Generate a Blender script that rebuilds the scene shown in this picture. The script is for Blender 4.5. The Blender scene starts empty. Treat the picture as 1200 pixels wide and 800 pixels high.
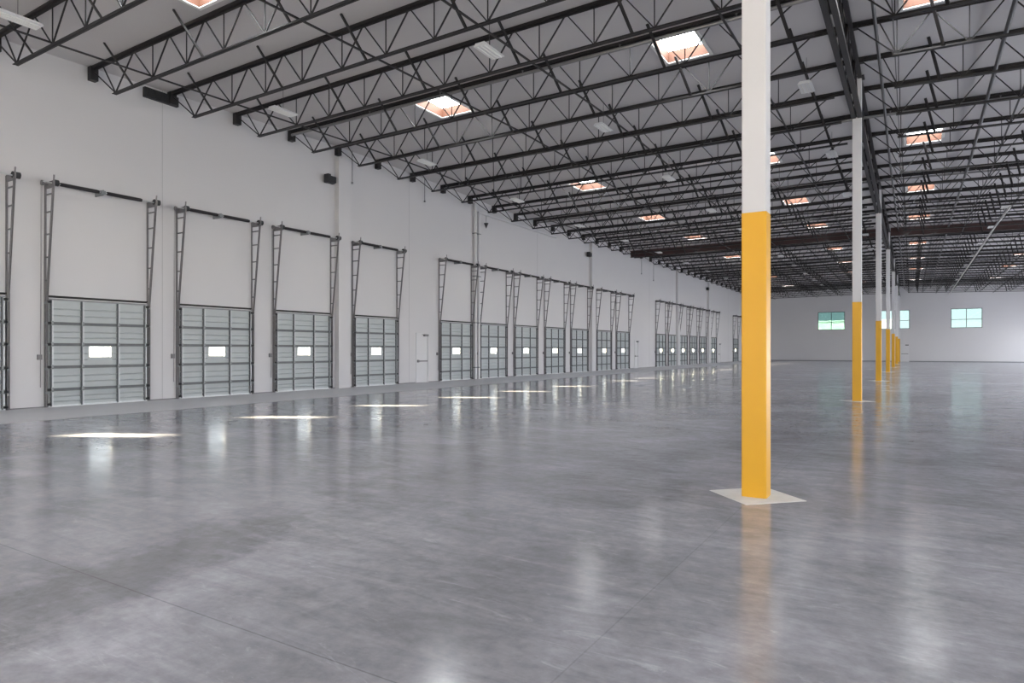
import bpy, math, random
from mathutils import Vector
random.seed(7)
C = bpy.context.scene
COL = C.collection

# ------------------------------------------------------------------ camera
F_PX, YAW, CY, EYE = 764.9, 0.5496, 409.75, 1.57
cam_d = bpy.data.cameras.new('camera')
cam = bpy.data.objects.new('camera', cam_d)
COL.objects.link(cam)
cam.location = (0, 0, EYE)
cam.rotation_euler = (math.pi / 2, 0, YAW)
cam_d.sensor_width = 36
cam_d.lens = 36 * F_PX / 1200
cam_d.shift_y = (CY - 400) / 1200
cam_d.clip_end = 600
C.camera = cam

# ------------------------------------------------------------------ world, sun, exposure
EXPOSURE = 0.0
SUN_STRENGTH = 190.0
SKY_STRENGTH = 5.5
LENS_STRENGTH = 20.0
C.view_settings.view_transform = 'Standard'
C.view_settings.look = 'None'
C.view_settings.gamma = 1
C.view_settings.use_curve_mapping = False
C.view_settings.exposure = EXPOSURE
w = bpy.data.worlds.new('sky')
C.world = w
w.use_nodes = True
nt = w.node_tree
bg = nt.nodes['Background']
tc = nt.nodes.new('ShaderNodeTexCoord')
sx = nt.nodes.new('ShaderNodeSeparateXYZ')
cr = nt.nodes.new('ShaderNodeValToRGB')
nt.links.new(tc.outputs['Generated'], sx.inputs[0])
nt.links.new(sx.outputs['Z'], cr.inputs[0])
nt.links.new(cr.outputs[0], bg.inputs[0])
cr.color_ramp.elements[0].position = 0.0
cr.color_ramp.elements[0].color = (0.92, 0.97, 1.0, 1)
cr.color_ramp.elements[1].position = 0.6
cr.color_ramp.elements[1].color = (0.55, 0.78, 1.0, 1)
bg.inputs[1].default_value = SKY_STRENGTH
sun_d = bpy.data.lights.new('sun', 'SUN')
sun_d.energy = SUN_STRENGTH
sun_d.angle = math.radians(1.0)
sun_d.color = (1.0, 0.86, 0.62)
sun = bpy.data.objects.new('sun', sun_d)
COL.objects.link(sun)
sun.rotation_euler = Vector((0.887, 0.461, -math.tan(math.radians(10.0)))).to_track_quat('-Z', 'Y').to_euler()
sun.location = (-60, -30, 15)
# added fill lamps in made-up glazed bays of the unseen right and rear walls
GLZ_R = [-12.0 + 12.7 * k for k in range(9)]          # start of each added glazed bay in the right wall, 9.5 m wide
GLZ_F = [-18.0, -5.5, 7.0]                            # added glazed bays behind the camera, 9.5 m wide
GLZ_Z = (0.2, 4.2); GLZ_W = 9.5
FILL_R, FILL_F = 6.8, 0.7
def fill_lamp(name, loc, rot, strength):
    a = bpy.data.lights.new(name, 'AREA'); a.shape = 'RECTANGLE'
    a.size = GLZ_W; a.size_y = GLZ_Z[1] - GLZ_Z[0]
    a.energy = strength * math.pi * a.size * a.size_y
    a.color = (0.97, 0.965, 1.0)
    o = bpy.data.objects.new(name, a); COL.objects.link(o); o.location = loc; o.rotation_euler = rot
for y_ in GLZ_R: fill_lamp('fill_lamp_right', (16.9 + 0.16, y_ + GLZ_W / 2, sum(GLZ_Z) / 2), (math.pi / 2, 0, math.pi / 2), FILL_R * (0.15 if y_ < 5 else 0.7 if y_ < 18 else 1.04))
for x_ in GLZ_F: fill_lamp('fill_lamp_front', (x_ + GLZ_W / 2, -16.0 - 0.16, sum(GLZ_Z) / 2), (-math.pi / 2, 0, math.pi), FILL_F)

# ------------------------------------------------------------------ materials
def mat(name, col, rough=0.6, metal=0.0, noise=0.0, nscale=3.0, bump=0.0, bscale=40.0, stretch=(1, 1, 1)):
    m = bpy.data.materials.new(name)
    m.use_nodes = True
    n = m.node_tree
    b = n.nodes['Principled BSDF']
    b.inputs['Base Color'].default_value = (*col, 1)
    b.inputs['Roughness'].default_value = rough
    b.inputs['Metallic'].default_value = metal
    if noise or bump:
        t = n.nodes.new('ShaderNodeTexCoord')
        mp = n.nodes.new('ShaderNodeMapping')
        mp.inputs['Scale'].default_value = stretch
        n.links.new(t.outputs['Object'], mp.inputs[0])
    if noise:
        x = n.nodes.new('ShaderNodeTexNoise')
        x.inputs['Scale'].default_value = nscale
        x.inputs['Detail'].default_value = 5
        n.links.new(mp.outputs[0], x.inputs['Vector'])
        r = n.nodes.new('ShaderNodeMix')
        r.data_type = 'RGBA'
        r.inputs[6].default_value = (*[c * (1 - noise) for c in col], 1)
        r.inputs[7].default_value = (*[min(1, c * (1 + noise)) for c in col], 1)
        n.links.new(x.outputs['Fac'], r.inputs[0])
        n.links.new(r.outputs[2], b.inputs['Base Color'])
    if bump:
        x = n.nodes.new('ShaderNodeTexNoise')
        x.inputs['Scale'].default_value = bscale
        n.links.new(mp.outputs[0], x.inputs['Vector'])
        bp = n.nodes.new('ShaderNodeBump')
        bp.inputs['Strength'].default_value = bump
        bp.inputs['Distance'].default_value = 0.01
        n.links.new(x.outputs['Fac'], bp.inputs['Height'])
        n.links.new(bp.outputs[0], b.inputs['Normal'])
    return m

M = {}
M['wall'] = mat('white_wall_paint', (0.66, 0.645, 0.66), 0.7, noise=0.03, nscale=0.35, bump=0.15, bscale=30)
M['deck'] = mat('grey_roof_deck', (0.60, 0.575, 0.58), 0.85, noise=0.06, nscale=0.5)
M['steel'] = mat('black_joist_paint', (0.017, 0.0145, 0.0155), 0.5, noise=0.3, nscale=4)
M['girder'] = mat('dark_girder_paint', (0.020, 0.017, 0.018), 0.5, noise=0.3, nscale=3)
M['red_beam'] = mat('red_brown_primer', (0.060, 0.028, 0.026), 0.5, noise=0.3, nscale=1.2)
M['yellow'] = mat('safety_yellow_paint', (0.78, 0.40, 0.012), 0.42, noise=0.04, nscale=2)
M['white'] = mat('white_column_paint', (0.66, 0.65, 0.67), 0.5, noise=0.03, nscale=2)
M['pad'] = mat('pale_grout', (0.72, 0.72, 0.72), 0.55, noise=0.12, nscale=9)
M['galv'] = mat('galvanised_steel', (0.26, 0.27, 0.28), 0.45, 0.3, noise=0.18, nscale=14)
M['galv_light'] = mat('bright_galvanised_steel', (0.62, 0.64, 0.65), 0.4, 0.3, noise=0.2, nscale=18)
M['track'] = mat('dull_track_steel', (0.23, 0.22, 0.23), 0.5, 0.3, noise=0.2, nscale=12)
M['panel'] = mat('door_panel_sheet', (0.46, 0.49, 0.50), 0.5, 0.1, noise=0.07, nscale=2.2, stretch=(1, 1, 3))
M['strut'] = mat('dark_galvanised_strut', (0.13, 0.135, 0.14), 0.45, 0.3, noise=0.2, nscale=14)
M['spring'] = mat('black_spring_steel', (0.02, 0.015, 0.017), 0.4, 0.3)
M['black'] = mat('black_plastic', (0.025, 0.025, 0.027), 0.5)
M['rubber'] = mat('black_rubber', (0.02, 0.02, 0.02), 0.8)
M['curb'] = mat('orange_curb_board', (0.100, 0.036, 0.017), 0.7, noise=0.08, nscale=3)
M['flange'] = mat('white_flange', (0.88, 0.87, 0.84), 0.5)
M['pipe'] = mat('dark_sprinkler_pipe', (0.10, 0.095, 0.10), 0.4, 0.2)
M['pipe_grey'] = mat('grey_sprinkler_pipe', (0.25, 0.245, 0.25), 0.32, 0.5, noise=0.2, nscale=2)
M['pipe_white'] = mat('pale_conduit', (0.55, 0.54, 0.52), 0.35, 0.3)
M['fixture'] = mat('white_fixture_enamel', (0.90, 0.90, 0.90), 0.4)
M['doorwhite'] = mat('white_door_paint', (0.70, 0.69, 0.705), 0.5)
M['frame'] = mat('dark_window_frame', (0.10, 0.13, 0.13), 0.4, 0.3)
M['ext'] = mat('pale_exterior_wall', (0.75, 0.80, 0.76), 0.8, noise=0.04, nscale=0.2)
M['ground'] = mat('exterior_paving', (0.40, 0.40, 0.38), 0.9, noise=0.1, nscale=0.3)
M['leaf'] = mat('grey_green_leaves', (0.22, 0.30, 0.20), 0.9, noise=0.4, nscale=1.5)

def glass_mat(name, tint, gloss):
    m = bpy.data.materials.new(name)
    m.use_nodes = True
    n = m.node_tree
    n.nodes.remove(n.nodes['Principled BSDF'])
    tr = n.nodes.new('ShaderNodeBsdfTransparent')
    tr.inputs[0].default_value = (*tint, 1)
    gl = n.nodes.new('ShaderNodeBsdfGlossy')
    gl.inputs['Roughness'].default_value = 0.03
    mx = n.nodes.new('ShaderNodeMixShader')
    mx.inputs[0].default_value = gloss
    n.links.new(tr.outputs[0], mx.inputs[1])
    n.links.new(gl.outputs[0], mx.inputs[2])
    n.links.new(mx.outputs[0], n.nodes['Material Output'].inputs[0])
    return m
M['glass'] = glass_mat('clear_glass', (0.97, 0.97, 0.95), 0.05)
M['glass_green'] = glass_mat('green_tinted_glass', (0.42, 0.48, 0.465), 0.08)
M['glass_aqua'] = glass_mat('aqua_tinted_glass', (0.20, 0.27, 0.26), 0.08)

def lens_mat():
    m = bpy.data.materials.new('daylit_skylight_lens')
    m.use_nodes = True
    n = m.node_tree
    b = n.nodes['Principled BSDF']
    b.inputs['Base Color'].default_value = (0.9, 0.9, 0.88, 1)
    b.inputs['Roughness'].default_value = 0.6
    b.inputs['Emission Color'].default_value = (0.93, 0.98, 1.0, 1)
    b.inputs['Emission Strength'].default_value = LENS_STRENGTH
    return m
M['lens'] = lens_mat()

def floor_mat():
    m = bpy.data.materials.new('polished_concrete')
    m.use_nodes = True
    n = m.node_tree
    L = n.links.new
    b = n.nodes['Principled BSDF']
    t = n.nodes.new('ShaderNodeTexCoord')
    def noise(scale, detail, stretch=(1, 1, 1), rot=0.0, rough=0.55, dist=0.0):
        mp = n.nodes.new('ShaderNodeMapping')
        mp.inputs['Scale'].default_value = stretch
        mp.inputs['Rotation'].default_value = (0, 0, rot)
        x = n.nodes.new('ShaderNodeTexNoise')
        x.inputs['Scale'].default_value = scale
        x.inputs['Detail'].default_value = detail
        x.inputs['Roughness'].default_value = rough
        x.inputs['Distortion'].default_value = dist
        L(t.outputs['Object'], mp.inputs[0]); L(mp.outputs[0], x.inputs['Vector'])
        return x.outputs['Fac']
    def mr(src, a, b_, c, d):
        r = n.nodes.new('ShaderNodeMapRange')
        r.inputs[1].default_value = a; r.inputs[2].default_value = b_
        r.inputs[3].default_value = c; r.inputs[4].default_value = d
        L(src, r.inputs[0]); return r.outputs[0]
    def math_(op, a, b_):
        x = n.nodes.new('ShaderNodeMath'); x.operation = op
        for i, v in enumerate((a, b_)):
            if isinstance(v, (int, float)): x.inputs[i].default_value = v
            else: L(v, x.inputs[i])
        return x.outputs[0]
    big = mr(noise(0.22, 4, dist=0.6), 0.3, 0.7, 0.68, 1.22)
    mid = mr(noise(1.1, 6, rough=0.65, dist=0.8), 0.3, 0.7, 0.80, 1.18)
    fine = mr(noise(9.0, 5, (1, 1, 1), rough=0.7), 0.3, 0.7, 0.86, 1.14)
    trowel = mr(noise(2.2, 5, (0.35, 1.6, 1), -0.5, 0.7, 1.2), 0.35, 0.70, 0.84, 1.14)
    v = math_('MULTIPLY', math_('MULTIPLY', big, mid), math_('MULTIPLY', fine, trowel))
    # scuffs: pale worn flecks
    sc = mr(noise(3.0, 8, (0.5, 1.8, 1), 0.4, 0.75, 2.0), 0.58, 0.70, 0.0, 0.32)
    v = math_('ADD', v, sc)
    # worn dark wheel track, a stain with its own shape
    g = n.nodes.new('ShaderNodeVectorMath'); g.operation = 'SUBTRACT'
    g.inputs[1].default_value = STAIN_C
    L(t.outputs['Object'], g.inputs[0])
    mp = n.nodes.new('ShaderNodeMapping'); mp.vector_type = 'TEXTURE'
    mp.inputs['Rotation'].default_value = (0, 0, math.radians(STAIN_A))
    L(g.outputs[0], mp.inputs[0])
    sp = n.nodes.new('ShaderNodeSeparateXYZ'); L(mp.outputs[0], sp.inputs[0])
    wob = mr(noise(1.9, 7, rough=0.7), 0.2, 0.8, -0.55, 0.55)
    ay = math_('ABSOLUTE', math_('ADD', sp.outputs['Y'], wob), 0)
    ax = math_('ABSOLUTE', sp.outputs['X'], 0)
    band = math_('MULTIPLY', mr(ay, 0.16, 0.50, 1, 0), mr(ax, 1.2, 2.1, 1, 0))
    v = math_('MULTIPLY', v, mr(band, 0, 1, 1.0, 0.68))
    # saw cut joints
    sp2 = n.nodes.new('ShaderNodeSeparateXYZ'); L(t.outputs['Object'], sp2.inputs[0])
    def joint(axis, off, pitch, half):
        a = math_('ADD', sp2.outputs[axis], 1000 * pitch - off + pitch / 2)
        a = math_('MODULO', a, pitch)
        a = math_('ABSOLUTE', math_('SUBTRACT', a, pitch / 2), 0)
        return mr(a, half * 0.6, half, 0.0, 1.0)
    j = math_('MULTIPLY', mr(joint('X', -1.45, 18.7, 0.006), 0, 1, 0.55, 1.0), joint('Y', 2.34, 15.24, 0.006))
    v = math_('MULTIPLY', v, mr(j, 0, 1, 0.68, 1.0))
    cr_ = n.nodes.new('ShaderNodeMix'); cr_.data_type = 'RGBA'
    cr_.inputs[6].default_value = (0, 0, 0, 1)
    cr_.inputs[7].default_value = (FLOOR_C[0], FLOOR_C[1], FLOOR_C[2], 1)
    cr_.clamp_factor = False
    L(v, cr_.inputs[0])
    L(cr_.outputs[2], b.inputs['Base Color'])
    rg = math_('ADD', mr(noise(1.5, 6, rough=0.7), 0.3, 0.7, 0.10, 0.19), mr(noise(12, 4), 0.3, 0.7, 0.0, 0.04))
    # the last pour strip along the dock wall is paler and not polished
    strip = mr(math_('ADD', sp2.outputs['X'], mr(noise(0.8, 4), 0.3, 0.7, -0.12, 0.12)), -16.65, -16.30, 1.0, 0.0)
    rg = math_('ADD', rg, math_('MULTIPLY', strip, 0.38))
    sm = n.nodes.new('ShaderNodeMix'); sm.data_type = 'RGBA'
    L(strip, sm.inputs[0]); L(cr_.outputs[2], sm.inputs[6]); sm.inputs[7].default_value = (0.60, 0.60, 0.635, 1)
    L(sm.outputs[2], b.inputs['Base Color'])
    L(rg, b.inputs['Roughness'])
    b.inputs['IOR'].default_value = 1.5
    b.inputs['Specular IOR Level'].default_value = 0.42
    bp = n.nodes.new('ShaderNodeBump')
    bp.inputs['Strength'].default_value = 0.07
    bp.inputs['Distance'].default_value = 0.003
    h = math_('ADD', noise(5.0, 6, rough=0.6), math_('MULTIPLY', j, 0.6))
    L(h, bp.inputs['Height'])
    L(bp.outputs[0], b.inputs['Normal'])
    return m
STAIN_C, STAIN_A = (-4.72, 2.6, 0), 106
FLOOR_C = (0.362, 0.364, 0.408)
M['floor'] = floor_mat()

# ------------------------------------------------------------------ mesh builder
class MB:
    def __init__(s):
        s.v = []; s.f = []; s.smooth = False
    def box(s, x0, x1, y0, y1, z0, z1):
        i = len(s.v)
        s.v += [(x0, y0, z0), (x1, y0, z0), (x1, y1, z0), (x0, y1, z0), (x0, y0, z1), (x1, y0, z1), (x1, y1, z1), (x0, y1, z1)]
        s.f += [(i, i+3, i+2, i+1), (i+4, i+5, i+6, i+7), (i, i+1, i+5, i+4), (i+1, i+2, i+6, i+5), (i+2, i+3, i+7, i+6), (i+3, i, i+4, i+7)]
        return s
    def prism(s, a, b, prof, up=(0, 0, 1)):
        # extrude a closed 2-D profile (side, up) from a to b
        a = Vector(a); b = Vector(b); d = (b - a).normalized(); u = Vector(up)
        if abs(d.dot(u)) > 0.98: u = Vector((1, 0, 0))
        r = d.cross(u).normalized(); u = r.cross(d).normalized()
        i = len(s.v); n = len(prof)
        for p in (a, b):
            for (q, t) in prof: s.v.append(tuple(p + r * q + u * t))
        for k in range(n):
            k2 = (k + 1) % n
            s.f.append((i + k, i + k2, i + n + k2, i + n + k))
        s.f.append(tuple(i + k for k in reversed(range(n)))); s.f.append(tuple(i + n + k for k in range(n)))
        return s
    def bar(s, a, b, w, h=None, up=(0, 0, 1)):
        h = h or w
        return s.prism(a, b, [(-w/2, -h/2), (w/2, -h/2), (w/2, h/2), (-w/2, h/2)], up)
    def tube(s, a, b, r, n=10):
        return s.prism(a, b, [(r*math.cos(2*math.pi*k/n), r*math.sin(2*math.pi*k/n)) for k in range(n)])
    def angle(s, a, b, leg, t, fs=1, fu=1):
        # L section, corner on the line a-b, legs towards side*fs and up*fu
        p = [(0, 0), (leg*fs, 0), (leg*fs, t*fu), (t*fs, t*fu), (t*fs, leg*fu), (0, leg*fu)]
        return s.prism(a, b, p)
    def mesh(s, name, m):
        me = bpy.data.meshes.new(name)
        me.from_pydata(s.v, [], s.f)
        me.materials.append(m)
        me.validate(); me.update()
        import bmesh
        bm = bmesh.new(); bm.from_mesh(me)
        bmesh.ops.recalc_face_normals(bm, faces=bm.faces)
        bm.to_mesh(me); bm.free()
        return me
    def build(s, name, m, parent=None, loc=(0, 0, 0)):
        return put(name, s.mesh(name, m), parent, loc)
def put(name, me, parent=None, loc=(0, 0, 0), rot=None):
    o = bpy.data.objects.new(name, me)
    COL.objects.link(o)
    o.location = loc
    if rot: o.rotation_euler = rot
    if parent: o.parent = parent
    return o
def smooth(o, deg=40):
    me = o.data
    me.polygons.foreach_set('use_smooth', [True] * len(me.polygons))
    try: me.set_sharp_from_angle(angle=math.radians(deg))
    except Exception: pass
    return o
def empty(name, loc):
    o = bpy.data.objects.new(name, None)
    o.empty_display_size = 0.2
    COL.objects.link(o); o.location = loc
    return o
def tag(o, label, cat, group=None):
    o['label'] = label; o['category'] = cat
    if group: o['group'] = group
    return o
def struct(o):
    o['kind'] = 'structure'; return o
def tree(o):
    out = {}
    for c in bpy.data.objects:
        if c.parent: out.setdefault(c.parent.name, []).append(c)
    return out
def kids(o): return list(o.children)
def copy_tree(o, parent=None):
    c = o.copy(); COL.objects.link(c)
    if parent: c.parent = parent
    for ch in kids(o): copy_tree(ch, c)
    return c
ORD = ['zeroth', 'first', 'second', 'third', 'fourth', 'fifth', 'sixth', 'seventh', 'eighth', 'ninth', 'tenth', 'eleventh', 'twelfth',
       'thirteenth', 'fourteenth', 'fifteenth', 'sixteenth', 'seventeenth', 'eighteenth', 'nineteenth', 'twentieth']
TENS = {2: 'twenty', 3: 'thirty', 4: 'forty'}
def ordw(n):
    if n <= 20: return ORD[n]
    t, u = divmod(n, 10)
    return TENS[t][:-1] + 'ieth' if u == 0 else TENS[t] + '-' + ORD[u]

# ------------------------------------------------------------------ dimensions
WX = -20.13            # inner face of the dock wall
RX = 16.9              # right wall
FY = 101.6             # far wall
BY = -16.0             # wall behind the camera
CX = -1.43             # column line
CY0 = 7.37; BAY = 15.24
JP = BAY / 6.5; J0 = 9.69
KN = [(-20, 8.3), (0, 8.45), (7.4, 8.60), (12, 8.72), (19, 8.90), (22, 8.90), (26, 8.80), (32, 8.60), (38, 8.70), (46, 8.88), (60, 8.88), (110, 8.86)]
def r_(y):
    for (a, p), (b, q) in zip(KN, KN[1:]):
        if y <= b: return p + (q - p) * (y - a) / (b - a)
    return KN[-1][1]
def sl(x):   # slope of roof across the hall
    return 0.006 * (x + 18.83) if x < CX else 0.006 * (CX + 18.83) - 0.03 * (x - CX)
def zb(x, y): return r_(y) + sl(x)          # underside of joists
DECK = 1.03
def zd(x, y): return zb(x, y) + DECK
def jy(n): return J0 + JP * n
SKY_N = [-10, -5, -1, 3, 8, 12, 16, 21, 25, 29, 34]  # rows behind the camera are unseen, added for the light
SKY_X = [(-14.40, -13.05), (-6.10, -4.87), (-0.20, 1.00), (7.40, 8.70)]
def sky_y(n): return jy(n) + 0.33, jy(n) + 1.98

# ------------------------------------------------------------------ setting: floor, roof deck, walls
f = MB(); f.box(WX - 0.3, RX + 0.3, BY - 0.3, FY + 0.3, -0.3, 0.0)
struct(f.build('floor', M['floor']))

xs = sorted({WX, CX, RX} | {v for p in SKY_X for v in p})
ys = sorted({BY, FY} | {k[0] for k in KN if BY < k[0] < FY} | {v for n in SKY_N for v in sky_y(n) if v < FY})
def in_sky(x, y):
    return any(a < x < b for a, b in SKY_X) and any(sky_y(n)[0] < y < sky_y(n)[1] for n in SKY_N)
d = MB()
for i in range(len(xs) - 1):
    for j in range(len(ys) - 1):
        if in_sky((xs[i] + xs[i+1]) / 2, (ys[j] + ys[j+1]) / 2): continue
        k = len(d.v)
        x0, x1 = xs[i] - (0.2 if i == 0 else 0), xs[i+1] + (0.2 if i == len(xs) - 2 else 0)
        y0, y1 = ys[j], ys[j+1]
        eps = 1e-6
        for t in (0, 0.12):
            d.v += [(x0, y0, zd(x0 + eps, y0) + t), (x1, y0, zd(x1 - eps, y0) + t), (x1, y1, zd(x1 - eps, y1) + t), (x0, y1, zd(x0 + eps, y1) + t)]
        d.f += [(k, k+3, k+2, k+1), (k+4, k+5, k+6, k+7), (k, k+1, k+5, k+4), (k+1, k+2, k+6, k+5), (k+2, k+3, k+7, k+6), (k+3, k, k+4, k+7)]
struct(d.build('ceiling', M['deck']))

# doors: near edge along the dock wall
DW = 2.75; DH = 3.02
DOORS = [-2.45, 1.10, 4.86, 8.54, 12.27, 15.98, 19.98, 25.89, 29.42, 33.06, 36.83, 40.57, 44.90, 48.70, 58.15, 61.70, 65.15, 68.80, 72.55, 77.15, 88.60]
FIRST = 2                                   # index of the door cut by the left edge of the photo
MAN = [(24.08, 25.05), (52.75, 53.7), (81.0, 81.95)]
holes = sorted([(a + 0.05, a + DW - 0.05, DH - 0.04) for a in DOORS] + [(a + 0.02, b - 0.02, 2.35) for a, b in MAN])
TOPZ = 10.6
wl = MB(); y = BY
for a, b, h in holes:
    wl.box(WX - 0.2, WX, y, a, 0, TOPZ); wl.box(WX - 0.2, WX, a, b, h, TOPZ); y = b
wl.box(WX - 0.2, WX, y, FY, 0, TOPZ)
struct(wl.build('wall_left', M['wall']))
# far wall with three windows
WIN = [(-11.35, -7.95), (-3.55, -0.25), (4.30, 7.62)]
WZ0, WZ1 = 4.38, 6.88
wf = MB(); x = WX - 0.2
for a, b in WIN:
    wf.box(x, a, FY, FY + 0.2, 0, TOPZ); wf.box(a, b, FY, FY + 0.2, 0, WZ0); wf.box(a, b, FY, FY + 0.2, WZ1, TOPZ); x = b
wf.box(x, RX + 0.2, FY, FY + 0.2, 0, TOPZ)
struct(wf.build('wall_back', M['wall']))
wr = MB(); wfr = MB()
y = BY
for a in GLZ_R:
    wr.box(RX, RX + 0.3, y, a, 0, TOPZ); wr.box(RX, RX + 0.3, a, a + GLZ_W, 0, GLZ_Z[0]); wr.box(RX, RX + 0.3, a, a + GLZ_W, GLZ_Z[1], TOPZ); y = a + GLZ_W
wr.box(RX, RX + 0.3, y, FY, 0, TOPZ)
x = WX - 0.2
for a in GLZ_F:
    wfr.box(x, a, BY - 0.3, BY, 0, TOPZ); wfr.box(a, a + GLZ_W, BY - 0.3, BY, 0, GLZ_Z[0]); wfr.box(a, a + GLZ_W, BY - 0.3, BY, GLZ_Z[1], TOPZ); x = a + GLZ_W
wfr.box(x, RX + 0.3, BY - 0.3, BY, 0, TOPZ)
struct(wr.build('wall_right', M['wall'])); struct(wfr.build('wall_front', M['wall']))
def added_glazing(n, loc, rot):  # frames of the unseen openings added for the fill lamps
    wn = struct(empty('window_%d' % n, loc)); wn.rotation_euler = (0, 0, rot)
    H = GLZ_Z[1] - GLZ_Z[0]; g = MB()
    for k in range(5): g.box(GLZ_W * k / 4 - 0.04, GLZ_W * k / 4 + 0.04, -0.04, 0.04, 0, H)
    for k in range(4): g.box(0, GLZ_W, -0.03, 0.03, (H - 0.08) * k / 3, (H - 0.08) * k / 3 + 0.08)
    g.build('window_frame', M['frame'], wn)
for i, a in enumerate(GLZ_R): added_glazing(4 + i, (RX + 0.08, a, GLZ_Z[0]), math.pi / 2)
for i, a in enumerate(GLZ_F): added_glazing(13 + i, (a, BY - 0.08, GLZ_Z[0]), 0)
# pilasters on the dock wall, panel seams, dark base joint
for i, (a, b) in enumerate([(18.98, 19.62), (43.72, 44.40), (64.2, 64.9), (75.9, 76.7)]):
    struct(MB().box(WX, WX + (0.24 if i != 1 else 0.22), a, b, 0, zd(WX, a) - 0.5).build('trim_%d' % (i + 1), M['wall']))
seam = mat('panel_joint_sealant', (0.52, 0.51, 0.52), 0.8)
for i, yy in enumerate([4.2, 11.77, 24.6 - 1.0, 35.9, 56.5, 86.0]):
    struct(MB().box(WX, WX + 0.004, yy, yy + 0.018, 0, zd(WX, yy)).build('trim_%d' % (i + 5), seam))
bj = mat('dark_base_joint', (0.22, 0.22, 0.23), 0.8)  # dark strip at the foot of the walls
bl = MB(); y = 0.0
for a, b, h in holes:
    if a > y: bl.box(WX, WX + 0.012, y, a - 0.05, 0, 0.03)
    y = b + 0.05
bl.box(WX, WX + 0.012, y, FY, 0, 0.03)
struct(bl.build('baseboard_left', bj))
struct(MB().box(WX, RX, FY - 0.02, FY, 0, 0.10).build('baseboard_back', bj))

# windows in the far wall
for i, (a, b) in enumerate(WIN):
    wn = struct(empty('window_%d' % (i + 1), ((a + b) / 2, FY, WZ0)))
    hw = (b - a) / 2; H = WZ1 - WZ0; fr = MB(); t = 0.07
    fr.box(-hw, hw, 0, 0.12, 0, t).box(-hw, hw, 0, 0.12, H - t, H).box(-hw, -hw + t, 0, 0.12, t, H - t).box(hw - t, hw, 0, 0.12, t, H - t)
    fr.box(-0.035, 0.035, 0.02, 0.1, t, H - t).box(-hw + t, hw - t, 0.02, 0.1, H * 0.44 - 0.03, H * 0.44 + 0.03)
    fr.build('window_frame', M['frame'], wn)
    MB().box(-hw + t, hw - t, 0.055, 0.063, t, H - t).build('pane', M['glass_aqua' if i == 0 else 'glass_green'], wn)

# ------------------------------------------------------------------ dock doors (curtains) and their lift tracks
SEC = [0.0, 0.48, 1.10, 1.72, 2.30, 2.96]
WY0, WY1, WZa, WZb = 1.08, 1.66, 1.37, 1.66
def door_proto():
    root = empty('door_1', (0, 0, 0))
    for k in range(5):
        s = MB(); z0, z1 = SEC[k] + 0.004, SEC[k+1] - 0.004
        e0, e1 = 0.03, DW - 0.03
        if k == 2:
            s.box(-0.02, 0.02, e0, WY0, z0, z1).box(-0.02, 0.02, WY1, e1, z0, z1)
            s.box(-0.02, 0.02, WY0, WY1, z0, WZa).box(-0.02, 0.02, WY0, WY1, WZb, z1)
            segs = [(e0, WY0 - 0.05), (WY1 + 0.05, e1)]
        else:
            s.box(-0.02, 0.02, e0, e1, z0, z1); segs = [(e0, e1)]
        for a, b in segs:                      # pressed ribs, wedge section
            for q in (0.34, 0.62):
                zz = z0 + (z1 - z0) * q
                s.prism((0.02, a, zz), (0.02, b, zz), [(0, -0.035), (-0.022, 0.0), (0, 0.05)] if False else [(0, -0.04), (0.022, 0.0), (0, 0.012)])
        s.build('section', M['panel'], root)
    for z in SEC[1:5]:                         # stiffening struts along section joints
        MB().prism((0.02, 0.03, z), (0.02, DW - 0.03, z), [(0, -0.045), (0.075, -0.045), (0.075, -0.025), (0.014, -0.025), (0.014, 0.02), (0.05, 0.02), (0.05, 0.035), (0, 0.035)]).build('strut', M['strut'], root)
    MB().box(0.02, 0.05, 0.03, DW - 0.03, 0.0, 0.05).build('bottom_bar', M['galv_light'], root)
    MB().box(0.02, 0.06, 0.0, DW, 2.93, 2.975).build('top_rail', M['galv'], root)
    for q in (0.075, 0.85, 1.83, DW - 0.12):
        wd = 0.07
        st_ = MB().box(0.02, 0.06, q + 0.036, q + wd, 0.02, 2.93).build('stile', M['galv_light'], root)
        MB().box(0.02, 0.075, q, q + 0.034, 0.02, 2.93).build('dark_edge', M['strut'], st_)  # darker strip down one side of each stile
        for z in SEC[1:5]:
            h = MB().box(0.06, 0.085, q + 0.005, q + wd - 0.005, z - 0.06, z + 0.06)
            h.build('hinge', M['galv'], root)
    fr = MB(); t = 0.03
    fr.box(-0.03, 0.035, WY0 - t, WY1 + t, WZa - t, WZa).box(-0.03, 0.035, WY0 - t, WY1 + t, WZb, WZb + t)
    fr.box(-0.03, 0.035, WY0 - t, WY0, WZa, WZb).box(-0.03, 0.035, WY1, WY1 + t, WZa, WZb)
    fr.build('window_frame', M['flange'], root)
    MB().box(-0.004, 0.004, WY0, WY1, WZa, WZb).build('glass', M['glass'], root)
    for yy in (0.035, DW - 0.035):
        for z in [0.08] + SEC[1:5] + [2.88]:
            r = MB().tube((0.085, yy - 0.04, z), (0.085, yy + 0.04, z), 0.035, 8).build('roller', M['black'], root)
    return root
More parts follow.
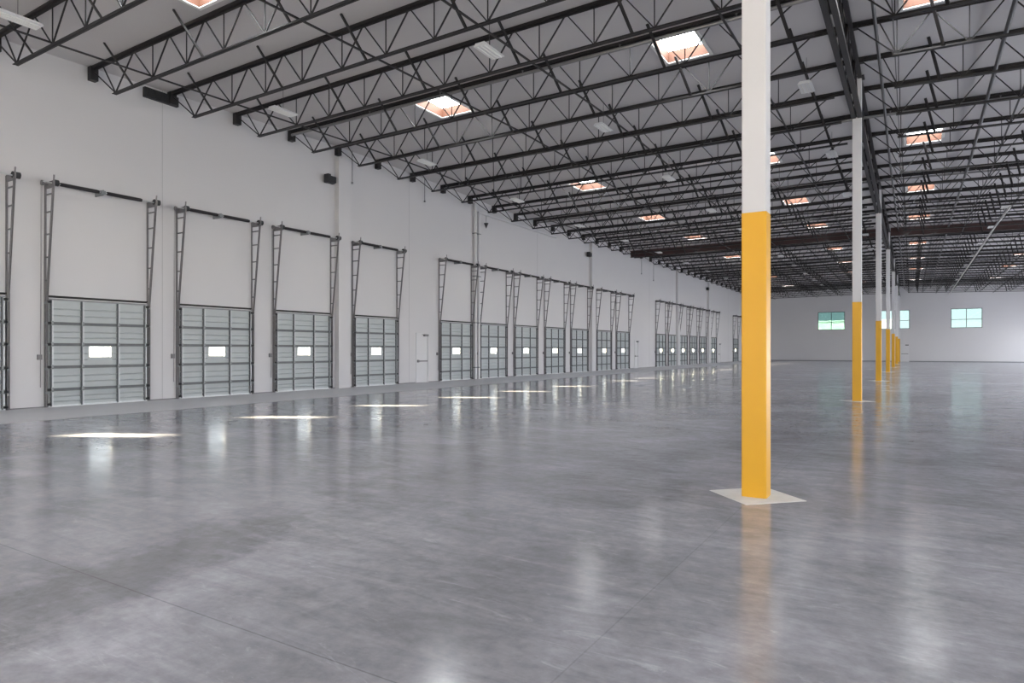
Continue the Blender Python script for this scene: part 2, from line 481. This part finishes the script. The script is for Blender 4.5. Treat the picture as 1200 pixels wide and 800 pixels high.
def track_proto():
    root = empty('dock_door_track', (0, 0, 0))
    T = 6.10
    for sgn, yy in ((-1, -0.02), (1, DW + 0.02)):
        v = MB()
        v.angle((0.0, yy, 0.0), (0.0, yy, 3.05), 0.075 , 0.012)
        v.box(0.0, 0.045, yy - 0.010, yy + 0.010, 0.0, T)
        v.box(0.0, 0.012, yy - 0.03, yy + 0.03, 0.0, T)
        wa = v.build('wall_angle', M['track'], root)
        tr = MB()                              # running track: C section, vertical then leaning off the wall
        pr = [(-0.025, -0.02), (0.025, -0.02), (0.025, 0.02), (0.018, 0.02), (0.018, -0.013), (-0.018, -0.013), (-0.018, 0.02), (-0.025, 0.02)]
        tr.prism((0.09, yy, 0.02), (0.10, yy, 2.95), pr, (1, 0, 0))
        tr.prism((0.10, yy, 2.95), (0.47, yy, T), pr, (1, 0, 0))
        tr.build('running_track', M['track'], root)
        for z in (0.4, 1.05, 1.7, 2.3, 2.85):
            MB().box(0.0, 0.11, yy - 0.03, yy + 0.03, z - 0.03, z + 0.03).build('track_bracket', M['galv'], wa)
        for z in (3.45, 4.08, 4.70, 5.30, 5.78):
            xx = 0.10 + 0.37 * (z - 2.95) / (T - 2.95)
            MB().bar((0.0, yy, z), (xx, yy, z), 0.03, 0.035).build('rung', M['track'], wa)
        # end bearing plate, cable drum
        MB().box(0.0, 0.52, yy - 0.012, yy + 0.012, T - 0.16, T + 0.02).build('bearing_plate', M['track'], root)
        MB().tube((0.40, yy - 0.14 * (1 if sgn < 0 else -1) * -1 * sgn * -1, T - 0.02), (0.40, yy - sgn * 0.03, T - 0.02), 0.085, 14).build('cable_drum', M['black'], root)
        MB().bar((0.46, yy, T - 0.1), (0.50, yy, T + 0.17), 0.035, 0.02).build('stop_bumper', M['track'], root)
    MB().tube((0.40, -0.24, T - 0.04), (0.40, DW + 0.18, T - 0.04), 0.016, 8).build('shaft', M['galv_light'], root)
    for a, b in ((0.17, 1.16), (1.38, 2.37)):
        s = MB().tube((0.40, a, T - 0.04), (0.40, b, T - 0.04), 0.048, 12)
        k = a + 0.03
        while k < b - 0.02:                    # coils
            s.tube((0.40, k, T - 0.04), (0.40, k + 0.016, T - 0.04), 0.054, 12); k += 0.045
        s.build('torsion_spring', M['spring'], root)
    MB().box(0.0, 0.46, 1.25, 1.27, T - 0.12, T + 0.03).box(0.34, 0.46, 1.20, 1.32, T - 0.09, T + 0.01).build('centre_bearing', M['galv'], root)
    MB().box(0.0, 0.008, -0.02, DW + 0.02, 3.0, 3.03).box(0.0, 0.03, -0.02, DW + 0.02, 3.03, 3.06).build('head_seal', M['rubber'], root)
    ch = MB().tube((0.20, -0.20, T - 0.04), (0.20, -0.15, T - 0.04), 0.07, 14).tube((0.20, -0.15, T - 0.04), (0.20, 0.0, T - 0.04), 0.02, 8)
    ch.build('chain_wheel', M['track'], root)
    cc = MB()
    for q in (-0.03, 0.03):
        cc.tube((0.16 + q, -0.175, T - 0.05), (0.06 + q * .4, -0.16, 0.55), 0.006, 6)
    cc.build('hand_chain', M['track'], root)
    MB().box(0.0, 0.07, -0.22, -0.12, 1.30, 1.44).build('chain_keeper', M['track'], root)
    return root
dproto = door_proto(); tproto = track_proto()
tri = 0
for i, y0 in enumerate(DOORS):
    dd = dproto if i == 0 else copy_tree(dproto)
    dd.location = (WX + 0.02, y0, 0); dd.name = 'door_%d' % (i + 1)
    struct(dd)
    if i < FIRST: continue
    tt = tproto if i == FIRST else copy_tree(tproto)
    tt.location = (WX, y0, 0)
    k = i - FIRST
    if k == 0: lab = 'dark steel dock door track cut off by the left edge of the photo'
    elif i == len(DOORS) - 1: lab = 'dark steel dock door track standing alone beside the yellow foreground column'
    elif k <= 4: lab = 'dark steel dock door track with torsion springs, %s fully visible door from the left' % ordw(k)
    elif k <= 11: lab = 'dock door track, %s in the group of seven after the white side door' % ordw(k - 4)
    else: lab = 'distant dock door track, %s in the far group of six' % ordw(k - 11)
    tag(tt, lab, 'door track', 'vertical lift tracks around the dock doors')

# man doors
for i, (a, b) in enumerate(MAN):
    dm = struct(empty('door_%d' % (len(DOORS) + 1 + i), (WX, a, 0)))
    W_ = b - a
    fr = MB(); fr.box(-0.1, 0.03, 0.02, 0.07, 0, 2.38).box(-0.1, 0.03, W_ - 0.07, W_ - 0.02, 0, 2.38).box(-0.1, 0.03, 0.02, W_ - 0.02, 2.33, 2.38)
    fr.build('door_frame', M['doorwhite'], dm)
    MB().box(-0.06, -0.015, 0.07, W_ - 0.07, 0.0, 2.33).build('door_leaf', M['doorwhite'], dm)
    MB().box(-0.015, 0.06, 0.12, W_ - 0.12, 1.00, 1.06).box(-0.015, 0.07, 0.10, 0.2, 0.97, 1.09).build('push_bar', M['track'], dm)
    MB().box(-0.015, 0.10, W_ - 0.38, W_ - 0.1, 2.22, 2.32).box(0.0, 0.28, W_ - 0.5, W_ - 0.46, 2.29, 2.31).build('door_closer', M['track'], dm)
dm = struct(empty('door_%d' % (len(DOORS) + 4), (-1.3, FY, 0)))
MB().box(0, 1.0, -0.04, 0.0, 0, 2.3).build('door_leaf', M['doorwhite'], dm)
MB().box(0.1, 0.9, -0.11, -0.04, 1.0, 1.07).build('push_bar', M['track'], dm)
MB().box(0.55, 0.95, -0.2, -0.04, 2.15, 2.26).build('door_closer', M['black'], dm)

# ------------------------------------------------------------------ columns
CW = 0.25
def column_proto(k):
    yy = CY0 + BAY * k
    top = zd(CX, yy) - 0.14
    r = empty('steel_column', (CX, yy, 0))
    h = CW / 2; c = 0.012
    def oct_(s, z0, z1, h):
        pr = [(-h + c, -h), (h - c, -h), (h, -h + c), (h, h - c), (h - c, h), (-h + c, h), (-h, h - c), (-h, -h + c)]
        return s.prism((0, 0, z0), (0, 0, z1), pr)
    s = MB(); oct_(s, 3.03, top, h); s.build('upper_shaft', M['white'], r)
    s = MB(); oct_(s, 0.0, 3.03, h + 0.002); s.build('painted_guard_zone', M['yellow'], r)
    MB().box(-0.2, 0.2, -0.2, 0.2, top, top + 0.02).build('cap_plate', M['girder'], r)
    return r
names = ['nearest tall square column, white above and yellow below, in a pale diamond pad', 'second square white and yellow column from the camera',
         'third white and yellow column from the camera', 'fourth white and yellow column from the camera', 'fifth white and yellow column in the receding row',
         'sixth white and yellow column in the receding row', 'farthest white and yellow column, close to the far wall']
for k in range(7):
    tag(column_proto(k), names[k], 'column', 'white and yellow columns in one row')
    yy = CY0 + BAY * k
    hd = 0.50
    p = MB(); p.prism((CX, yy, 0.0), (CX, yy, 0.004), [(hd, 0), (0, hd), (-hd, 0), (0, -hd)])
    tag(p.build('column_pad', M['pad']), 'pale diamond shaped grout pad at the foot of the %s column' % (ORD[k + 1] if k else 'nearest'), 'floor pad', 'diamond pads at the column feet')

# ------------------------------------------------------------------ girders along the column line
def web_angle(s, a, b, w=0.035): return s.bar(a, b, w, w)
for k in range(7):
    y0, y1 = CY0 + BAY * k, CY0 + BAY * (k + 1)
    if k == 6: y1 = FY - 0.02
    za = zb(CX, y0) - 0.30; zbm = zb(CX, y1) - 0.30
    ta = zd(CX, y0) - 0.12; tb = zd(CX, y1) - 0.12
    g = empty('joist_girder', (CX, y0, 0))
    L = y1 - y0
    def Z(q, lo=True):
        yv = y0 + q
        return (za + (zbm - za) * q / L) if lo else zd(CX, yv) - 0.13
    pts = [0] + [L * t / 13 for t in range(1, 13)] + [L]
    t_ = MB(); b_ = MB()
    for q0, q1 in zip(pts, pts[1:]):
        for sx_ in (-1, 1):
            t_.bar((0.075 * sx_, q0, Z(q0, False)), (0.075 * sx_, q1, Z(q1, False)), 0.11, 0.11)
    e0, e1 = 0.13, L - 0.13
    for sx_ in (-1, 1):
        b_.bar((0.085 * sx_, e0, Z(e0)), (0.085 * sx_, e1, Z(e1)), 0.12, 0.11)
    t_.build('top_chord', M['girder'], g); b_.build('bottom_chord', M['girder'], g)
    n = 12; st = (e1 - e0) / n
    for j in range(n):
        q0 = e0 + st * j; q1 = q0 + st
        for sx_ in (-0.03, 0.03):
            up = (j % 2 == 0)
            a_ = (sx_, q0, Z(q0, up)); c_ = (sx_, q1, Z(q1, not up))
            if sx_ > 0: MB().bar(a_, c_, 0.05, 0.06).bar((a_[0]-0.06, a_[1], a_[2]), (c_[0]-0.06, c_[1], c_[2]), 0.05, 0.06).build('web_diagonal', M['girder'], g)
        if j: MB().bar((0, q0, Z(q0)), (0, q0, Z(q0, False)), 0.09, 0.05).build('web_vertical', M['girder'], g)
    tag(g, 'dark steel lattice girder under the roof from the %s column onward' % (ORD[k + 1] if k else 'nearest'), 'girder', 'girders along the column row')

# ------------------------------------------------------------------ joists
def joist_meshes(side):
    """local x = world x, local z = 0 at the level r_(y)"""
    if side == 'left':
        xa, xb = WX + 0.02, CX - 0.10
        low = [-18.82, -17.0] + [-15.5 + 1.5 * k for k in range(9)]      # ... -3.5
        low_end = -1.95
        ends = [(xa + 0.06, low[0]), (xa + 0.62, low[0])]
        tops_extra = [(low[-1], -2.3)]
    else:
        xa, xb = CX + 0.10, RX - 0.02
        low = [-0.32 + 1.5 * k for k in range(11)]
        low_end = low[-1] + 0.1
        ends = [(xa + 0.08, low[0]), (xa + 0.62, low[0])]
        tops_extra = [(low[-1], RX - 0.4)]
    zt = DECK - 0.13
    zl = 0.03
    P = {}
    def strip(s, x0, x1, z, t):
        for sg in (-1, 1):
            pr = [(0.008*sg, 0), (0.062*sg, 0), (0.062*sg, t*0.012), (0.018*sg, t*0.012), (0.018*sg, t*0.06), (0.008*sg, t*0.06)]
            s.prism((x0, 0, z + sl(x0)), (x1, 0, z + sl(x1)), pr)
    eps = 1e-4
    s = MB(); strip(s, xa, xb, zt + 0.06, -1); P['top_chord'] = s.mesh('top_chord', M['steel'])
    s = MB(); s.bar((xa, 0, DECK - 0.035 + sl(xa)), (xb, 0, DECK - 0.035 + sl(xb)), 0.14, 0.07); P['nailer'] = s.mesh('nailer', M['steel'])
    s = MB(); strip(s, low[0] - 0.08 if side == 'left' else low[0] - 0.1, low_end, 0.0, 1); P['bottom_chord'] = s.mesh('bottom_chord', M['steel'])
    mem = []
    zt2 = zt + 0.03
    def m(x0, z0, x1, z1, w): mem.append(((x0, 0, z0 + sl(x0)), (x1, 0, z1 + sl(x1)), w))
    for a, b in ends: m(a, zt2, b, zl, 0.028)
    for i, x0 in enumerate(low):
        if i or side == 'right': m(x0, zl, x0, zt2, 0.022)
        if i + 1 < len(low):
            c = (x0 + low[i+1]) / 2
            m(x0, zl, c - 0.03, zt2, 0.03); m(c + 0.03, zt2, low[i+1], zl, 0.026)
    for a, b in tops_extra: m(a, zl, b, zt2, 0.03)
    P['members'] = mem
    # kicker braces from deck to bottom chord
    bx = [-18.2, -15.05, -11.9, -8.85, -5.8, -2.75] if side == 'left' else [0.38, 3.45, 6.5, 9.55, 12.6]
    P['braces'] = bx
    return P
CUT = 9
for side in ('left', 'right'):
    P = joist_meshes(side)
    one = MB()
    for a, b, wd in P['members']: one.bar(a, b, wd, wd)
    one = one.mesh('web', M['steel'])
    bmesh_near = [MB().bar(a, b, wd, wd).mesh('web_member', M['steel']) for a, b, wd in P['members']]
    brm = [MB().bar((x, -0.62, DECK + sl(x) - 0.01), (x + 0.28, -0.01, 0.02 + sl(x)), 0.07, 0.04).mesh('brace', M['steel']) for x in P['braces']]
    if side == 'left':
        seat = MB().box(WX, WX + 0.20, -0.10, 0.10, 0.62, DECK - 0.02).mesh('bearing_seat', M['girder'])
    else:
        seat = MB().box(CX + 0.02, CX + 0.24, -0.09, 0.09, DECK - 0.16, DECK - 0.02).mesh('bearing_seat', M['girder'])
        seat.transform(__import__('mathutils').Matrix.Translation((0, 0, sl(CX))))
    n0 = -2 if side == 'left' else 1
    cnt = 0
    for n in range(n0, 39):
        if n == 18: continue
        cnt += 1
        yy = jy(n)
        r = empty('roof_joist', (0, yy, r_(yy)))
        for nm in ('top_chord', 'nailer', 'bottom_chord'): put(nm, P[nm], r)
        put('bearing_seat', seat, r)
        if n < CUT:
            for (a, b, wd), me in zip(P['members'], bmesh_near):
                put('web_vertical' if abs(a[0] - b[0]) < 0.01 else 'web_diagonal', me, r)
        else:
            put('web', one, r)
        for me in brm: put('brace', me, r)
        if side == 'left': lab = 'black lattice roof joist left of the columns, %s from the top left corner' % ordw(cnt)
        else: lab = 'black lattice roof joist right of the columns, %s from the top edge' % ordw(cnt)
        if n > 17: lab = 'thin distant roof joist %s of the columns, %s beyond the red-brown beam' % (side, ordw(n - 18))
        tag(r, lab, 'roof joist', 'roof joists %s of the column row' % side)

# wide dark bearing plate on the wall
pl = MB().box(WX, WX + 0.12, 0, 1.08, 0, 0.30)
for k in range(5): pl.box(WX + 0.12, WX + 0.15, 0.08 + k * 0.22, 0.13 + k * 0.22, 0.02, 0.28)
tag(pl.build('ledger_plate', M['black'], None, (0, jy(1) - 0.87, zb(WX, jy(1)) + 0.62)), 'wide black ledger plate on the wall under the roof at upper left', 'ledger plate')

# horizontal bridging lines
for i, x in enumerate([-17.0, -11.4, -8.3, -3.6, 2.68, 8.68]):
    for z, nm, word in ((0.075, 'bottom', 'lower'), ):
        s = MB(); yv = [2.0] + [k[0] for k in KN if 2.0 < k[0] < FY] + [FY - 0.1]
        for a, b in zip(yv, yv[1:]):
            s.bar((x, a, zb(x, a) + z), (x, b, zb(x, b) + z), 0.045, 0.035)
        tag(s.build('bridging_angle', M['steel']), 'black bridging line running along the hall under the joists, %s from the dock wall' % ordw(i + 1), 'bridging', 'bridging lines')

# red-brown transverse beam at the middle of the hall
yy = jy(18)
def beam(xa, xb, lab):
    s = MB(); h = 0.55
    for (z0, z1, w_) in ((0, 0.025, 0.24), (0.025, h - 0.025, 0.02), (h - 0.025, h, 0.24)):
        a = (xa, yy, zd(xa, yy) - 0.06 - h + (z0 + z1) / 2); b = (xb, yy, zd(xb, yy) - 0.06 - h + (z0 + z1) / 2)
        s.bar(a, b, w_, z1 - z0)
    return tag(s.build('transverse_beam', M['red_beam']), lab, 'beam', 'red-brown beams across the hall')
beam(WX + 0.02, CX - 0.18, 'red-brown solid steel beam crossing the hall left of the column row')
beam(CX + 0.18, RX - 0.02, 'red-brown solid steel beam crossing the hall right of the column row')

# ------------------------------------------------------------------ skylights
rown = ['nearest the dock wall', 'between dock wall row and columns', 'just right of the column row', 'at the far right']
for ri, (xa, xb) in enumerate(SKY_X):
    cnt = 0
    for n in SKY_N:
        y0, y1 = sky_y(n)
        if y1 > FY: continue
        if n < 0 and ri == 3 and n != -5: continue
        r = empty('skylight', ((xa + xb) / 2, (y0 + y1) / 2, zd((xa + xb) / 2, (y0 + y1) / 2)))
        hx, hy, H = (xb - xa) / 2, (y1 - y0) / 2, 0.30
        c = MB(); t = 0.03; z0 = -0.01
        c.box(-hx, -hx + t, -hy, hy, z0, H).box(hx - t, hx, -hy, hy, z0, H).box(-hx + t, hx - t, -hy, -hy + t, z0, H).box(-hx + t, hx - t, hy - t, hy, z0, H)
        c.build('curb', M['curb'], r)
        f_ = MB(); q = 0.07; zz = -0.035
        f_.box(-hx - q, hx + q, -hy - q, -hy + 0.02, zz, -0.005).box(-hx - q, hx + q, hy - 0.02, hy + q, zz, -0.005)
        f_.box(-hx - q, -hx + 0.02, -hy, hy, zz, -0.005).box(hx - 0.02, hx + q, -hy, hy, zz, -0.005)
        f_.build('flange', M['flange'], r)
        l = MB(); N = 6                         # domed lens
        ex, ey = hx + 0.02, hy + 0.02
        for a in range(N + 1):
            for b in range(N + 1):
                u, v = a / N * 2 - 1, b / N * 2 - 1
                l.v.append((u * ex, v * ey, H + 0.16 * (1 - u**4) * (1 - v**4)))
        for a in range(N):
            for b in range(N):
                i = a * (N + 1) + b; l.f.append((i, i + N + 1, i + N + 2, i + 1))
        smooth(l.build('lens', M['lens'], r))
        if n >= -1:
            cnt += 1
            lab = 'bright orange-sided skylight, %s in the row %s' % (ordw(cnt), rown[ri])
        else: lab = 'unseen added orange-curbed skylight behind the camera, row %s, %s' % (rown[ri], 'rear' if n == -10 else 'front')
        tag(r, lab, 'skylight', 'roof skylights')

# ------------------------------------------------------------------ high-bay fixtures
def fixture_proto():
    r = empty('high_bay_light', (0, 0, 0))
    s = MB()
    s.prism((0, -0.42, 0), (0, 0.42, 0), [(-0.19, 0), (0.19, 0), (0.13, 0.07), (-0.13, 0.07)])
    hs = s.build('housing', M['fixture'], r)
    for x in (-0.1, 0, 0.1): MB().tube((x, -0.39, -0.012), (x, 0.39, -0.012), 0.016, 8).build('tube', M['flange'], hs)
    MB().tube((0, 0, 0.07), (0, 0, 0.88), 0.007, 6).build('hanger_rod', M['pipe'], r)
    return r
fp = fixture_proto(); first = True
for ri, x in enumerate([-16.6, -8.95, -2.6, 4.1, 10.8]):
    for k in range(0, 13):
        y = 6.5 + 7.034 * k
        if ri in (2, 3, 4) and k < 1: continue
        if y > FY - 2: continue
        o = fp if first else copy_tree(fp)
        first = False
        o.location = (x, y, zd(x, y) - 0.88)
        rw = ['row nearest the dock wall', 'second row from the dock wall', 'row just left of the columns', 'row just right of the columns', 'rightmost row'][ri]
        tag(o, 'unlit white light fixture between joists, %s in the %s' % (ordw(k + (1 if ri < 2 else 0)), rw), 'ceiling light', 'high-bay light fixtures')

# ------------------------------------------------------------------ pipes
def long_pipe(x, dz, r, m, name, lab, y0=2.0):
    s = MB(); yv = [y0] + [k[0] for k in KN if y0 < k[0] < FY] + [FY]
    for a, b in zip(yv, yv[1:]): s.tube((x, a, zd(x, a) - dz), (x, b, zd(x, b) - dz), r, 10)
    return tag(smooth(s.build(name, m)), lab, 'pipe')
long_pipe(-0.78, 0.28, 0.042, M['pipe'], 'sprinkler_main', 'dark roof pipe running along the hall just right of the girder')
long_pipe(-0.40, 0.20, 0.014, M['pipe'], 'conduit', 'thin dark conduit running along the hall beside the dark pipe')
long_pipe(2.05, 0.26, 0.055, M['pipe'], 'sprinkler_main', 'thick dark roof pipe running along the hall at upper right')
long_pipe(4.12, 1.12, 0.05, M['pipe_white'], 'pale_roof_pipe', 'long pale metal pipe running along the hall at right', 40.0)
bn = 0
for n in (3, 7, 11, 15, 20, 24, 28, 32, 36):
    y = jy(n) - 0.16; bn += 1
    s = MB()
    s.tube((WX + 0.3, y, zd(WX, y) - 0.24), (CX - 0.02, y, zd(CX, y) - 0.24), 0.048, 10).tube((CX - 0.02, y, zd(CX, y) - 0.24), (RX - 0.3, y, zd(RX, y) - 0.24), 0.048, 10)
    for q in range(11):                        # sprinkler heads
        xx = WX + 1.2 + q * 3.05
        s.tube((xx, y, zd(xx, y) - 0.22), (xx, y, zd(xx, y) - 0.14), 0.014, 6).tube((xx, y, zd(xx, y) - 0.14), (xx, y, zd(xx, y) - 0.13), 0.03, 8)
    tag(s.build('sprinkler_branch', M['pipe_grey']), 'grey sprinkler pipe crossing the hall beside a joist, %s from the camera' % ordw(bn), 'pipe', 'sprinkler pipes crossing the hall')

# riser pipes on the dock wall
def riser(y, r, top, lab, elbow=False):
    e = MB(); x = WX + r + 0.05
    e.tube((x, y, 0), (x, y, top), r, 12)
    if elbow: e.tube((x, y - r, top), (x, y + 9.0, top - 0.02), r * 0.8, 12)
    o = smooth(e.build('riser_pipe', M['doorwhite']))
    for z in (0.6, 3.0, 5.5, 7.8):
        if z < top: MB().box(WX, x + r + 0.01, y - r - 0.015, y + r + 0.015, z, z + 0.05).build('pipe_clamp', M['galv'], o)
    return tag(o, lab, 'pipe', 'white riser pipes on the dock wall')
riser(28.88, 0.085, 9.45, 'straight white riser pipe on the dock wall, nearer of two side by side')
riser(29.22, 0.075, 9.0, 'white riser pipe turning into a horizontal run, farther of two', True)

# ------------------------------------------------------------------ small wall items
def lamp(y, z, lab):
    r = empty('wall_speaker', (WX, y, z))
    MB().bar((0.0, 0, 0), (0.22, 0, 0), 0.06, 0.06).box(0.0, 0.03, -0.08, 0.08, -0.12, 0.12).build('bracket', M['black'], r)
    MB().prism((0.20, -0.16, 0), (0.20, 0.16, 0), [(-0.1, -0.16), (0.10, -0.12), (0.10, 0.12), (-0.1, 0.16)]).box(0.10, 0.34, -0.30, -0.16, -0.17, 0.17).build('head', M['black'], r)
    return tag(r, lab, 'wall unit', 'black units high on the dock wall')
lamp(18.62, 8.42, 'black bracketed unit high on the wall above the third dock door')
lamp(43.35, 8.47, 'small black unit high on the wall left of the second pilaster')
lamp(75.6, 8.55, 'tiny black unit high on the distant dock wall')
r = empty('hanging_siren', (WX + 0.25, 29.75, 8.35))
MB().tube((0, 0, 0.15), (0, 0, 0.55), 0.012, 6).build('stem', M['track'], r)
cone = MB(); N = 12
for k in range(N): cone.v.append((0.13 * math.cos(k * 2 * math.pi / N), 0.13 * math.sin(k * 2 * math.pi / N), 0.15))
cone.v.append((0, 0, -0.15)); cone.f = [(k, (k + 1) % N, N) for k in range(N)] + [tuple(range(N))]
cone.build('horn', M['black'], r)
tag(r, 'small black cone hanging under the roof beside the riser pipes', 'siren')
for y, z0, z1, lab in [(19.84, 8.6, 9.55, 'thin grey drop rod under the roof right of the first pilaster'), (24.62, 8.75, 9.6, 'thin grey drop rod high above the white side door'),
                       (54.2, 8.2, 9.75, 'thin drop rod high on the wall under the end of the red-brown beam'), (57.3, 7.9, 9.6, 'thin drop rod high on the wall just beyond the red-brown beam')]:
    s = MB().tube((WX + 0.12, y, z0), (WX + 0.12, y, zd(WX, y)), 0.016, 8)
    o = s.build('drop_rod', M['track'])
    MB().tube((WX + 0.12, y, z0 - 0.07), (WX + 0.12, y, z0), 0.045, 8).build('end_cap', M['track'], o)
    tag(o, lab, 'drop rod', 'drop rods under the roof')
tag(MB().box(WX, WX + 0.18, 19.2, 19.36, 8.85, 9.5).build('duct_stub', M['doorwhite']), 'short white duct stub on top of the first pilaster', 'duct')

# ------------------------------------------------------------------ outside
struct(MB().box(-400, 400, -200, 500, -1.6, -1.4).build('ground', M['ground']))
b = MB().box(-60, -2.5, 150, 190, -1.4, 7.2).box(-60.3, -2.2, 149.7, 150.3, 7.2, 7.6)
tag(b.build('neighbouring_building', M['ext']), 'pale low building seen through the far left window', 'building')
for i, (x, h, lab) in enumerate([(5, 7.9, 'left of the two grey-green trees outside the right far window'), (12.5, 7.3, 'right of the two grey-green trees outside the right far window')]):
    r = empty('tree', (x, 152, -1.4))
    MB().tube((0, 0, 0), (0, 0, h * 0.6), 0.3, 8).build('trunk', M['black'], r)
    cr2 = MB()
    random.seed(30 + i)
    for k in range(420):
        th, ph = random.uniform(0, 6.283), random.uniform(-1, 1)
        rad = 3.0 * random.uniform(0.7, 1.0)
        px, py, pz = rad * math.cos(th) * math.sqrt(1 - ph * ph), rad * math.sin(th) * math.sqrt(1 - ph * ph), h * 0.62 + 2.6 * ph
        q = 0.35; k0 = len(cr2.v)
        d1 = Vector((random.gauss(0, 1), random.gauss(0, 1), random.gauss(0, 1))).normalized() * q
        d2 = d1.cross(Vector((random.gauss(0, 1), random.gauss(0, 1), random.gauss(0, 1)))).normalized() * q
        p = Vector((px, py, pz))
        cr2.v += [tuple(p - d1), tuple(p + d2), tuple(p + d1), tuple(p - d2)]; cr2.f.append((k0, k0+1, k0+2, k0+3))
    cr2.build('crown', M['leaf'], r)
    tag(r, lab, 'tree', 'trees outside the far window')
